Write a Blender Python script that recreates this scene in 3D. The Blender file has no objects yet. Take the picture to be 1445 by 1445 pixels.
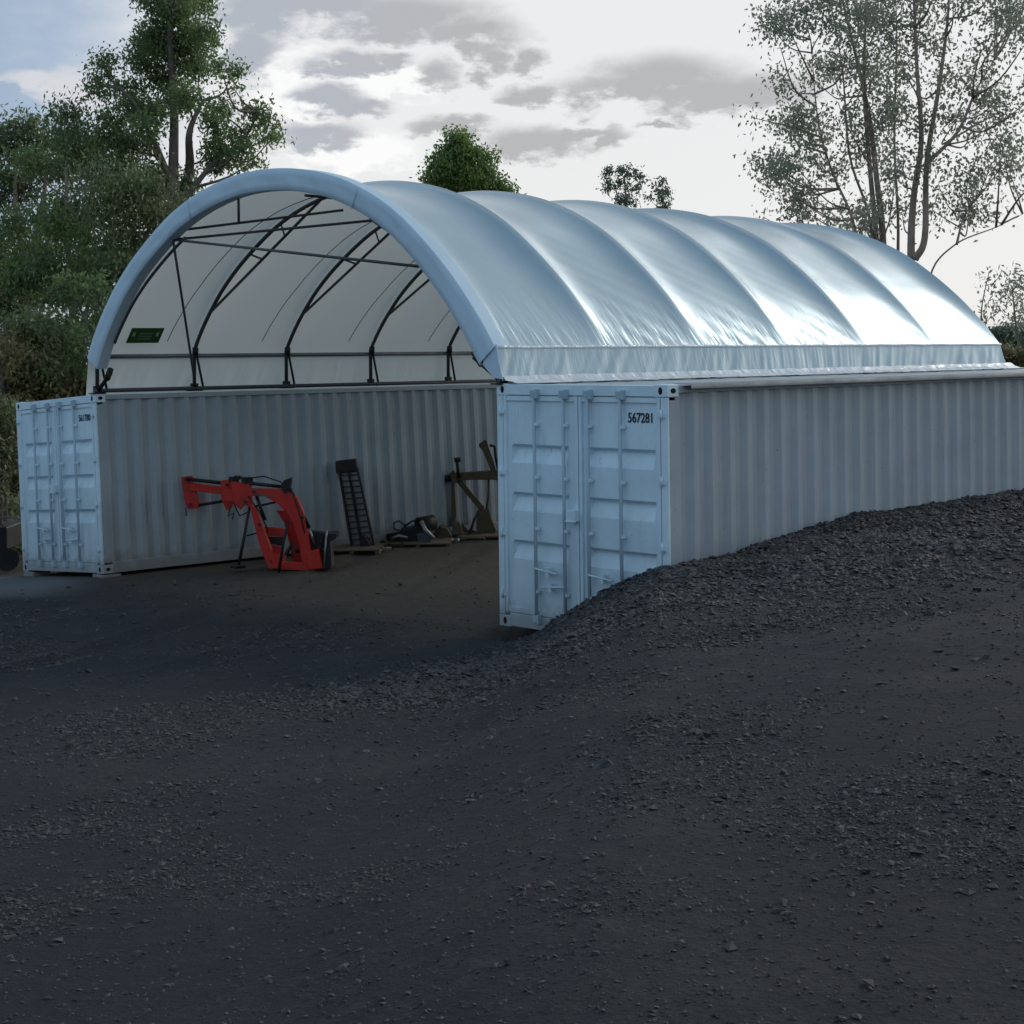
import bpy, math, random
import numpy as np
from mathutils import Vector, Matrix
random.seed(7); rng = np.random.default_rng(7)
PI = math.pi
scn = bpy.context.scene
COL = scn.collection

# ------------------------------------------------------------------ camera
F, CX, CY, CZ, YAW, PIT, ROLL = 2372.08, 13.2817, -12.2263, 2.92825, 0.81756, -0.0106778, -0.013028
Rm = (Matrix.Rotation(YAW, 3, 'Z') @ Matrix.Rotation(PI/2+PIT, 3, 'X')) @ Matrix.Rotation(ROLL, 3, 'Z')
cam_d = bpy.data.cameras.new('camera'); cam = bpy.data.objects.new('camera', cam_d); COL.objects.link(cam)
M4 = Rm.to_4x4(); M4.translation = Vector((CX, CY, CZ)); cam.matrix_world = M4
cam_d.sensor_width = 36; cam_d.lens = 36*F/1445; cam_d.shift_y = -200/1445
scn.cycles.max_bounces = 5; scn.cycles.diffuse_bounces = 3; scn.cycles.glossy_bounces = 2; scn.cycles.transmission_bounces = 3; scn.cycles.transparent_max_bounces = 4
cam_d.clip_end = 3000; cam_d.clip_start = 0.05
scn.camera = cam
RGT = np.array([math.cos(YAW), math.sin(YAW), 0]); FWD = np.array([-math.sin(YAW), math.cos(YAW), 0])
UP = np.array([0, 0, 1.])

def ray(u, v):
    d = Rm @ Vector(((u-722.5)/F, -(v-522.5)/F, -1.0)); return np.array(d)
def at(u, v, s):
    """world point seen at (u, v) of the survey photo at distance s in front"""
    return np.array([CX, CY, CZ]) + ray(u, v)*s

# ------------------------------------------------------------------ tagging
def tag(o, label=None, cat=None, group=None, kind=None):
    if label: o['label'] = label
    if cat: o['category'] = cat
    if group: o['group'] = group
    if kind: o['kind'] = kind
    return o
def empty(name, loc=(0, 0, 0)):
    o = bpy.data.objects.new(name, None); COL.objects.link(o); o.location = loc
    o.empty_display_size = .3
    return o

# ------------------------------------------------------------------ materials
def newmat(name):
    m = bpy.data.materials.new(name); m.use_nodes = True
    nt = m.node_tree
    return m, nt, nt.nodes['Principled BSDF']
def N(nt, t, **kw):
    n = nt.nodes.new(t)
    for k, v in kw.items():
        if k in n.inputs.keys(): n.inputs[k].default_value = v
        else: setattr(n, k, v)
    return n
def math_n(nt, op, a, b=None, c=None, clamp=False):
    n = nt.nodes.new('ShaderNodeMath'); n.operation = op; n.use_clamp = clamp
    for i, x in enumerate((a, b, c)):
        if x is None: continue
        if isinstance(x, (int, float)): n.inputs[i].default_value = x
        else: nt.links.new(x, n.inputs[i])
    return n.outputs[0]
def mixc(nt, fac, a, b, blend='MIX'):
    n = nt.nodes.new('ShaderNodeMix'); n.data_type = 'RGBA'; n.blend_type = blend
    for s, x in ((n.inputs[0], fac), (n.inputs[6], a), (n.inputs[7], b)):
        if isinstance(x, (int, float)): s.default_value = x
        elif isinstance(x, tuple): s.default_value = (*x, 1) if len(x) == 3 else x
        else: nt.links.new(x, s)
    return n.outputs[2]
def mapr(nt, x, a, b, c=0., d=1., smooth=True):
    n = nt.nodes.new('ShaderNodeMapRange'); n.interpolation_type = 'SMOOTHSTEP' if smooth else 'LINEAR'
    nt.links.new(x, n.inputs[0])
    for i, q in enumerate((a, b, c, d)): n.inputs[i+1].default_value = q
    return n.outputs[0]
def noise(nt, vec, scale, detail=4., rough=.55):
    n = nt.nodes.new('ShaderNodeTexNoise'); n.inputs['Scale'].default_value = scale
    n.inputs['Detail'].default_value = detail; n.inputs['Roughness'].default_value = rough
    if vec is not None: nt.links.new(vec, n.inputs['Vector'])
    return n.outputs['Fac']
def coords(nt, scale=None, kind='Object'):
    tc = nt.nodes.new('ShaderNodeTexCoord'); o = tc.outputs[kind]
    if scale:
        mp = nt.nodes.new('ShaderNodeMapping'); mp.inputs['Scale'].default_value = scale
        nt.links.new(o, mp.inputs['Vector']); o = mp.outputs[0]
    return o
def bump(nt, h, strength=.3, dist=.02):
    b = nt.nodes.new('ShaderNodeBump'); b.inputs['Strength'].default_value = strength
    b.inputs['Distance'].default_value = dist; nt.links.new(h, b.inputs['Height'])
    nt.links.new(b.outputs[0], nt.nodes['Principled BSDF'].inputs['Normal'])

def paint(name, col, rough=.45, metal=0., dirt_shade=.25, dirt_shade_col=(.12, .10, .08), scale=2.5, bs=.15):
    m, nt, p = newmat(name); c = coords(nt)
    n1 = noise(nt, c, scale, 6, .65); f = mapr(nt, n1, .48, .75)
    f = math_n(nt, 'MULTIPLY', f, dirt_shade)
    nt.links.new(mixc(nt, f, col, dirt_shade_col), p.inputs['Base Color'])
    r = mapr(nt, n1, .3, .7, rough-.08, rough+.15, False); nt.links.new(r, p.inputs['Roughness'])
    p.inputs['Metallic'].default_value = metal
    if bs: bump(nt, noise(nt, c, scale*14, 3), bs, .004)
    return m

M = {}
def container_paint(name, col, streak):
    m, nt, p = newmat(name); c = coords(nt)
    cs = coords(nt, (9, 9, .5))
    n1 = noise(nt, c, 1.3, 6, .6); n2 = noise(nt, cs, 1.0, 5, .7)
    f = math_n(nt, 'MULTIPLY', mapr(nt, n2, .5, .8), streak)
    base = mixc(nt, mapr(nt, n1, .3, .7), tuple(x*.86 for x in col), col)
    b = mixc(nt, f, base, (.16, .13, .10))
    # splashed mud at the foot
    sep = nt.nodes.new('ShaderNodeSeparateXYZ'); nt.links.new(c, sep.inputs[0])
    zz = math_n(nt, 'ADD', sep.outputs[2], math_n(nt, 'MULTIPLY', noise(nt, c, 5, 4), -.5))
    foot = mapr(nt, zz, -.2, .12, .6, 0)
    b = mixc(nt, foot, b, (.13, .115, .10))
    sp = noise(nt, c, 22, 3, .7)
    b = mixc(nt, mapr(nt, sp, .665, .73, 0, min(.6, streak*2.6)), b, (.15, .06, .03))
    dust = math_n(nt, 'MULTIPLY', mapr(nt, math_n(nt, 'ADD', sep.outputs[2], math_n(nt, 'MULTIPLY', noise(nt, c, 3, 5, .7), -1.1)), -.2, .85, .28, 0), 1)
    b = mixc(nt, dust, b, (.20, .185, .165))
    run = noise(nt, coords(nt, (16, 16, .7)), 1.0, 3, .6)
    b = mixc(nt, math_n(nt, 'MULTIPLY', mapr(nt, run, .60, .72), mapr(nt, n1, .5, .62, 0, .45)), b, (.24, .15, .09))
    nt.links.new(b, p.inputs['Base Color']); p.inputs['Roughness'].default_value = .5
    bump(nt, noise(nt, c, 3.2, 3), .5, .014)
    return m
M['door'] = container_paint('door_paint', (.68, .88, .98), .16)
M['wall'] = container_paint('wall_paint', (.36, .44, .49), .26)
M['black'] = paint('black_metal', (.012, .013, .015), .5, .3, .3)
M['tube'] = paint('dark_galvanised_tube', (.075, .085, .095), .5, .4, .3)
M['pipe'] = paint('grey_galvanised_pipe', (.22, .24, .25), .45, .5, .3)
M['red'] = paint('red_paint', (.50, .016, .007), .45, 0, .7, (.09, .022, .014), 4)  # dark red blotches: dirt deepened to imitate shadows on the loader
M['rust'] = paint('olive_rusty_steel', (.10, .08, .05), .7, .2, .6, (.05, .028, .015), 7)
M['steel'] = paint('worn_steel', (.28, .29, .30), .4, .7, .4)
M['wood'] = paint('weathered_timber', (.13, .095, .065), .85, 0, .5, (.04, .03, .02), 9)
M['plank'] = paint('pale_timber', (.30, .25, .19), .85, 0, .4, (.10, .08, .06), 9)
M['rubber'] = paint('rubber', (.015, .015, .016), .8, 0, .2)
M['ink'] = paint('black_lettering', (.015, .02, .03), .6, 0, .0, bs=0)
M['green'] = paint('green_print', (.02, .12, .02), .5, 0, .1, bs=0)
M['greyprint'] = paint('pale_print', (.35, .5, .35), .5, 0, .1, bs=0)
M['concrete'] = paint('concrete', (.22, .22, .21), .9, 0, .5)
M['flash'] = paint('shade_dark_flashing', (.16, .19, .21), .6, .2, .3)  # colour darkened to imitate the shadow line beneath the lip
M['rod'] = paint('rod_shade_paint', (.36, .49, .58), .5, 0, .2)  # darker than the doors to imitate the shadow lines beside the rods
M['hole_shade'] = paint('hole_shade_black', (.004, .004, .005), .9, 0, 0, bs=0)  # black that paints the shade inside the casting holes

def fabric(name, col, rough, trans, wrink, metal=0., flip=False):
    m, nt, p = newmat(name); c = coords(nt)
    n1 = noise(nt, c, .8, 5, .6)
    base = mixc(nt, mapr(nt, n1, .35, .65), tuple(x*.92 for x in col), col)
    # panel welds running up and over
    sep = nt.nodes.new('ShaderNodeSeparateXYZ'); nt.links.new(c, sep.inputs[0])
    nt.links.new(base, p.inputs['Base Color']); p.inputs['Roughness'].default_value = rough
    p.inputs['Metallic'].default_value = metal
    # tension wrinkles, fanning, only low on the cloth
    cs = coords(nt, (.7, 5.0, .7)); mp = cs.node; mp.inputs['Rotation'].default_value = (.38, 0, 0)
    w = noise(nt, cs, 1.6, 3, .55)
    low = math_n(nt, 'MULTIPLY', mapr(nt, math_n(nt, 'ADD', sep.outputs[2], math_n(nt, 'MULTIPLY', noise(nt, c, .9, 2), -.5)), .15, .85, 1.0, .0), mapr(nt, sep.outputs[1], 4.2, 7.5, 1, .18))
    h = math_n(nt, 'MULTIPLY', w, low)
    h = math_n(nt, 'ADD', h, math_n(nt, 'MULTIPLY', noise(nt, c, 1.3, 2), .35))
    bump(nt, h, wrink, .05)
    out = nt.nodes['Material Output']
    tr = N(nt, 'ShaderNodeBsdfTranslucent'); tr.inputs['Color'].default_value = (*col, 1)
    mx = N(nt, 'ShaderNodeMixShader'); mx.inputs[0].default_value = trans
    nt.links.new(p.outputs[0], mx.inputs[1]); nt.links.new(tr.outputs[0], mx.inputs[2])
    if metal:                                            # matt white underside of the coated cloth
        df = N(nt, 'ShaderNodeBsdfDiffuse'); df.inputs['Color'].default_value = (.88, .89, .85, 1)
        t2 = N(nt, 'ShaderNodeBsdfTranslucent'); t2.inputs['Color'].default_value = (.80, .82, .76, 1)
        mi = N(nt, 'ShaderNodeMixShader'); mi.inputs[0].default_value = .36; nt.links.new(df.outputs[0], mi.inputs[1]); nt.links.new(t2.outputs[0], mi.inputs[2])
        ge = nt.nodes.new('ShaderNodeNewGeometry'); mb = N(nt, 'ShaderNodeMixShader'); side = ge.outputs['Backfacing']
        if flip: side = math_n(nt, 'SUBTRACT', 1, side)
        nt.links.new(side, mb.inputs[0]); nt.links.new(mx.outputs[0], mb.inputs[1]); nt.links.new(mi.outputs[0], mb.inputs[2]); mx = mb
    nt.links.new(mx.outputs[0], out.inputs['Surface'])
    return m
M['cloth'] = fabric('roof_cloth', (.43, .575, .645), .27, .05, .27, .32)
M['skirt'] = fabric('skirt_cloth', (.46, .60, .66), .36, .05, .35, .2)
M['fascia'] = fabric('fascia_cloth', (.56, .75, .88), .55, .05, .15)
M['hem'] = fabric('hem_cloth', (.80, .85, .88), .3, .05, .9)

def leafmat(name, c1, c2, c3, trans=.3):
    m, nt, p = newmat(name); c = coords(nt)
    n1 = noise(nt, c, .9, 3, .6); n2 = noise(nt, c, 14, 1, .5)
    b = mixc(nt, mapr(nt, n1, .38, .62), c1, c2)
    b = mixc(nt, mapr(nt, n2, .55, .75), b, c3)
    nt.links.new(b, p.inputs['Base Color']); p.inputs['Roughness'].default_value = .5
    tr = N(nt, 'ShaderNodeBsdfTranslucent'); nt.links.new(b, tr.inputs['Color'])
    mx = N(nt, 'ShaderNodeMixShader'); mx.inputs[0].default_value = trans
    nt.links.new(p.outputs[0], mx.inputs[1]); nt.links.new(tr.outputs[0], mx.inputs[2])
    nt.links.new(mx.outputs[0], nt.nodes['Material Output'].inputs['Surface'])
    return m
M['leaf_green'] = leafmat('eucalypt_leaf', (.095, .155, .07), (.19, .275, .10), (.34, .42, .22), .55)
M['leaf_bright'] = leafmat('bright_leaf', (.10, .19, .06), (.20, .30, .08), (.30, .38, .14), .5)
M['leaf_dark'] = leafmat('dark_leaf', (.10, .14, .07), (.22, .27, .12), (.42, .45, .30), .55)
M['leaf_grey'] = leafmat('grey_leaf', (.19, .23, .17), (.30, .34, .26), (.44, .46, .38), .55)
M['leaf_dry'] = leafmat('dry_leaf', (.10, .095, .04), (.19, .165, .07), (.28, .25, .12), .4)
M['leaf_far'] = leafmat('far_leaf', (.09, .14, .10), (.14, .20, .14), (.20, .26, .18), .4)
M['bark'] = paint('bark', (.17, .14, .125), .9, 0, .6, (.035, .03, .025), 3, .5)
M['bark_pale'] = paint('pale_bark', (.32, .25, .21), .85, 0, .6, (.05, .04, .035), 3, .5)

# ------------------------------------------------------------------ mesh builder
class MB:
    def __init__(s): s.v = []; s.f = []; s.smooth = []
    def add(s, vs, fs, smooth=False):
        o = len(s.v); s.v.extend([tuple(map(float, p)) for p in vs]); s.f.extend([tuple(i+o for i in f) for f in fs])
        s.smooth.extend([smooth]*len(fs)); return s
    def box(s, c, d, R=None):
        c = np.array(c, float); h = np.array(d, float)/2
        vs = [np.array((x, y, z))*h for x in (-1, 1) for y in (-1, 1) for z in (-1, 1)]
        if R is not None: vs = [np.array(R) @ p for p in vs]
        return s.add([c+p for p in vs], [(0, 1, 3, 2), (4, 6, 7, 5), (0, 4, 5, 1), (2, 3, 7, 6), (0, 2, 6, 4), (1, 5, 7, 3)])
    def tube(s, pts, r, n=8, closed_ends=True):
        pts = [np.array(p, float) for p in pts]; rs = r if hasattr(r, '__len__') else [r]*len(pts)
        vs = []; fs = []; prev = None
        for i, p in enumerate(pts):
            a = pts[max(i-1, 0)]; b = pts[min(i+1, len(pts)-1)]; t = b-a; t = t/(np.linalg.norm(t)+1e-9)
            if prev is None:
                q = np.array((0, 0, 1.)) if abs(t[2]) < .9 else np.array((1., 0, 0))
            else: q = prev
            x = q-t*(q@t); x /= np.linalg.norm(x)+1e-9; prev = x; y = np.cross(t, x)
            for k in range(n):
                an = 2*PI*k/n; vs.append(p+rs[i]*(math.cos(an)*x+math.sin(an)*y))
        for i in range(len(pts)-1):
            for k in range(n):
                a = i*n+k; b = i*n+(k+1) % n; fs.append((a, b, b+n, a+n))
        o = len(s.v); s.add(vs, fs, True)
        if closed_ends:
            s.f.append(tuple(o+k for k in range(n))[::-1]); s.f.append(tuple(o+(len(pts)-1)*n+k for k in range(n))); s.smooth += [False, False]
        return s
    def prism(s, poly, O, X, Z, Y, y0, y1):
        """polygon (x,z) extruded along Y"""
        O, X, Z, Y = map(lambda a: np.array(a, float), (O, X, Z, Y)); n = len(poly)
        vs = [O+X*a+Z*b+Y*y0 for a, b in poly]+[O+X*a+Z*b+Y*y1 for a, b in poly]
        fs = [tuple(range(n)), tuple(range(2*n-1, n-1, -1))]
        for i in range(n): j = (i+1) % n; fs.append((i, i+n, j+n, j))
        return s.add(vs, fs)
    def grid(s, P, smooth=True):
        """P: (a,b,3)"""
        a, b = P.shape[:2]; fs = []
        for i in range(a-1):
            for j in range(b-1): fs.append((i*b+j, (i+1)*b+j, (i+1)*b+j+1, i*b+j+1))
        return s.add(P.reshape(-1, 3), fs, smooth)
    def build(s, name, mat, parent=None, off=None, bevel=0):
        v = np.array(s.v, float)
        if off is not None: v = v-np.array(off)
        me = bpy.data.meshes.new(name); me.from_pydata(v.tolist(), [], s.f)
        me.polygons.foreach_set('use_smooth', s.smooth); me.materials.append(mat); me.update()
        o = bpy.data.objects.new(name, me); COL.objects.link(o)
        if parent: o.parent = parent
        if bevel:
            b = o.modifiers.new('bevel', 'BEVEL'); b.width = bevel; b.segments = 2; b.limit_method = 'ANGLE'
        return o
def fastmesh(name, V, Fq, mat, parent=None, off=None, smooth=False):
    """V (n,3), Fq (m,k)"""
    if off is not None: V = V-np.array(off)
    me = bpy.data.meshes.new(name); k = Fq.shape[1]
    me.vertices.add(len(V)); me.vertices.foreach_set('co', V.astype(np.float32).ravel())
    me.loops.add(Fq.size); me.loops.foreach_set('vertex_index', Fq.astype(np.int32).ravel())
    me.polygons.add(len(Fq)); me.polygons.foreach_set('loop_start', np.arange(0, Fq.size, k, dtype=np.int32))
    me.polygons.foreach_set('loop_total', np.full(len(Fq), k, dtype=np.int32))
    me.polygons.foreach_set('use_smooth', np.full(len(Fq), smooth))
    me.update(calc_edges=True); me.validate(); me.materials.append(mat)
    o = bpy.data.objects.new(name, me); COL.objects.link(o)
    if parent: o.parent = parent
    return o

# ------------------------------------------------------------------ terrain
def sst(x, a, b):
    t = np.clip((x-a)/(b-a), 0, 1); return t*t*(3-2*t)
GR = np.array([-9, .15, .44, .80, 1.25, 1.63, 2.4, 2.93, 3.37, 3.83, 4.8, 6.5, 30]); GH = np.array([0, 0, .11, .36, .66, .86, .93, 1.04, 1.10, 1.16, 1.18, 1.20, 1.3])
_ph = rng.uniform(0, 6.28, (24, 2)); _dr = rng.uniform(0, 6.28, 24)
def vnoise(x, y, f0, n=8, k0=0):
    z = 0; amp = 1; tot = 0
    for i in range(n):
        k = k0+i; f = f0*1.35**i; c, s = math.cos(_dr[k % 24]), math.sin(_dr[k % 24])
        z = z+amp*np.sin(f*(x*c+y*s)+_ph[k % 24, 0]+1.7*np.sin(f*.6*(y*c-x*s)+_ph[k % 24, 1])); tot += amp; amp *= .82
    return z/tot
def hgt(x, y):
    x = np.asarray(x, float); y = np.asarray(y, float)
    base = -.06+.021*np.minimum(x, 0)-.06*np.clip(-8.5-x, 0, 4)
    s = .73*x-.684*y; r = .684*x+.73*y
    u = np.clip((s-.6)/17, 0, 1.3)
    left = base+(1.28-base)*(u**1.15)
    rr = r+.10*np.clip(s-1, 0, 12)+.12*vnoise(x, y, .9, 4, 3)*np.clip(s/3, 0, 1)
    g = np.interp(rr, GR, GH)
    w = 1-(1-sst(x, .1, 2.3))*sst(y, .12, .6)
    w = w*(1-sst(y, 10.5, 14)*(1-sst(x, .1, 3)))
    g = g*w/1.2
    z = left*(1-g)+g*(1.14+.10*u)
    z = z-.24*np.exp(-((x-.28)/.36)**4-((y-.05)/.26)**2)
    # rough lumps on the bank
    rough = .012+.06*np.exp(-(((r-.2)/1.4)**2+((s-3.6)/1.8)**2))*.6+.055*np.clip(g, 0, 1)*np.exp(-((s-2.5)/5)**2)
    inside = (x < 0)*(y > -.5)*1.
    z = z+rough*(1-.8*inside)*vnoise(x, y, 2.2, 8, 5)*np.where(np.abs(x-1.2) < 1.4, np.clip(np.abs(y)/1.2, .25, 1), 1)
    for o_, d_ in ((0, 1), (1.65, 1)):
        q = (x*.80+y*.60)-(-3.9+o_)-.35*np.sin((y-x)*.16); along = (y*.80-x*.60)
        z = z-.030*np.exp(-(q/.17)**2)*(1+.3*np.sin(along*7))*(y < 6)+.018*np.exp(-((np.abs(q)-.30)/.10)**2)*(y < 6)
    # land rising gently far away
    d = np.hypot(x, y); z = z+2.2*sst(d, 28, 110)+7*sst(d, 120, 500)+.4*sst(d, 20, 60)*vnoise(x, y, .05, 5, 9)
    return z
def axis(lo, hi, step, far):
    a = list(np.arange(lo, hi+1e-6, step)); q = step; x = a[-1]
    while x < far: q *= 1.16; x += q; a.append(x)
    q = step; x = a[0]; b = []
    while x > -far: q *= 1.16; x -= q; b.append(x)
    return np.array(b[::-1]+a)
ax = axis(-13, 16, .11, 900); ay = axis(-14, 9, .11, 900)
Xg, Yg = np.meshgrid(ax, ay, indexing='ij'); Zg = hgt(Xg, Yg)
V = np.stack([Xg, Yg, Zg], -1).reshape(-1, 3); a_, b_ = Xg.shape
ii, jj = np.meshgrid(np.arange(a_-1), np.arange(b_-1), indexing='ij'); q0 = (ii*b_+jj).ravel()
Fq = np.stack([q0, q0+b_, q0+b_+1, q0+1], -1)
m, nt, p = newmat('gravel_ground'); c = coords(nt)
sep = nt.nodes.new('ShaderNodeSeparateXYZ'); nt.links.new(c, sep.inputs[0])
n1 = noise(nt, c, .55, 6, .6); n2 = noise(nt, c, 9, 8, .72); n3 = noise(nt, c, 45, 5, .7); n4 = noise(nt, c, .25, 3)
col = mixc(nt, mapr(nt, n1, .35, .68), (.030, .034, .042), (.043, .043, .046))
col = mixc(nt, mapr(nt, n2, .45, .8), col, (.066, .065, .066))
col = mixc(nt, mapr(nt, n3, .35, .55, .55, 0), col, (.018, .019, .022))
col = mixc(nt, mapr(nt, noise(nt, c, .42, 5, .6), .44, .60, .42, 0), col, (.017, .020, .026))
# earthy floor inside the shelter
ins = math_n(nt, 'MULTIPLY', mapr(nt, math_n(nt, 'ADD', sep.outputs[0], math_n(nt, 'MULTIPLY', n1, 1.5)), 0.6, 1.3, 1, 0), mapr(nt, math_n(nt, 'ADD', sep.outputs[1], math_n(nt, 'MULTIPLY', n1, 3)), -.3, 2.2))
col = mixc(nt, ins, col, mixc(nt, mapr(nt, n2, .4, .7), (.066, .060, .051), (.092, .084, .072)))
# pale dusty patch in front of the far container
dx = math_n(nt, 'POWER', math_n(nt, 'DIVIDE', math_n(nt, 'ADD', sep.outputs[0], 10.2), 3.4), 2); dy = math_n(nt, 'POWER', math_n(nt, 'DIVIDE', math_n(nt, 'ADD', sep.outputs[1], 1.4), 1.5), 2)
dd = math_n(nt, 'ADD', math_n(nt, 'ADD', dx, dy), math_n(nt, 'MULTIPLY', n1, .9))
col = mixc(nt, mapr(nt, dd, .7, 1.5, .8, 0), col, (.15, .165, .175))
# far paddocks: dry grass
dist = nt.nodes.new('ShaderNodeVectorMath'); dist.operation = 'LENGTH'; nt.links.new(c, dist.inputs[0])
col = mixc(nt, mapr(nt, dist.outputs['Value'], 24, 36), col, mixc(nt, mapr(nt, n4, .4, .6), (.16, .12, .05), (.09, .10, .035)))
nt.links.new(col, p.inputs['Base Color']); p.inputs['Roughness'].default_value = .95; p.inputs['Specular IOR Level'].default_value = .2
h = math_n(nt, 'ADD', math_n(nt, 'MULTIPLY', n2, 1.0), math_n(nt, 'MULTIPLY', n3, .45)); bump(nt, h, .9, .035)
tag(fastmesh('ground', V, Fq, m, smooth=True), kind='structure')

# loose stones
def stones(n):
    th = rng.uniform(-.55, .55, n); rad = np.exp(rng.uniform(math.log(3.2), math.log(26), n))
    x = CX+rad*(np.cos(th)*FWD[0]+np.sin(th)*RGT[0]); y = CY+rad*(np.cos(th)*FWD[1]+np.sin(th)*RGT[1])
    s = .73*x-.684*y; r = .684*x+.73*y
    bank = np.clip((r+.62*s-.5)/1.2, 0, 1)*np.exp(-np.clip(s-4.3+.22*np.abs(r), 0, 99)/1.3)*np.clip(.75+.6*vnoise(x, y, .8, 5, 1), .2, 1)
    patch = np.clip(vnoise(x, y, 1.1, 6, 2)*2.2-.15, 0, 1)
    prob = np.clip(.06+.95*bank+.6*patch*np.clip(1-(x < 0)*(y > 0)*.8, 0, 1), 0, 1)*np.where((x < -.1) & (y > .3), .15, 1)
    keep = (rng.random(n) < prob) & ~((x > -.02) & (x < 2.46) & (y > -.01)) & (x > -8) & (x < 15)
    x, y, rad, bank = x[keep], y[keep], rad[keep], bank[keep]; n = len(x)
    sz = (.0045+.00085*rad)*rng.lognormal(0, .45, n)*(1+1.3*bank); sz = np.minimum(sz, .07); big = rng.random(n) < .0015; sz = np.where(big, sz*rng.uniform(1.6, 2.6, n), sz)
    z = hgt(x, y)
    B = np.array([(1, 0, 0), (-1, 0, 0), (0, 1, 0), (0, -1, 0), (0, 0, 1), (0, 0, -1)], float)
    T = np.array([(0, 2, 4), (2, 1, 4), (1, 3, 4), (3, 0, 4), (2, 0, 5), (1, 2, 5), (3, 1, 5), (0, 3, 5)])
    P = B[None]*rng.uniform(.55, 1.25, (n, 6, 1)); P += rng.normal(0, .16, P.shape)
    an = rng.uniform(0, 6.28, n); ca, sa = np.cos(an), np.sin(an)
    Px = P[..., 0]*1.25; Py = P[..., 1]; P = np.stack([Px*ca[:, None]-Py*sa[:, None], Px*sa[:, None]+Py*ca[:, None], P[..., 2]*.55], -1)
    tl = rng.normal(0, .35, n); ct, st = np.cos(tl)[:, None], np.sin(tl)[:, None]
    P = np.stack([P[..., 0], P[..., 1]*ct-P[..., 2]*st, P[..., 1]*st+P[..., 2]*ct], -1)
    P = P*sz[:, None, None]*.62+np.stack([x, y, z+sz*.12], -1)[:, None]
    return P.reshape(-1, 3), (T[None]+6*np.arange(n)[:, None, None]).reshape(-1, 3)
SV, SF = stones(520000)
m, nt, p = newmat('stone'); c = coords(nt)
n1 = noise(nt, c, 16, 1, .5); n2 = noise(nt, c, 1.2, 3)
col = mixc(nt, mapr(nt, n1, .3, .7), (.028, .029, .032), (.088, .083, .080)); col = mixc(nt, mapr(nt, n2, .5, .7, 0, .5), col, (.062, .054, .046))
nt.links.new(col, p.inputs['Base Color']); p.inputs['Roughness'].default_value = .85
tag(fastmesh('gravel', SV, SF, m), 'loose dark crushed gravel scattered over the yard and the bank', 'gravel', kind='stuff')

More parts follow.
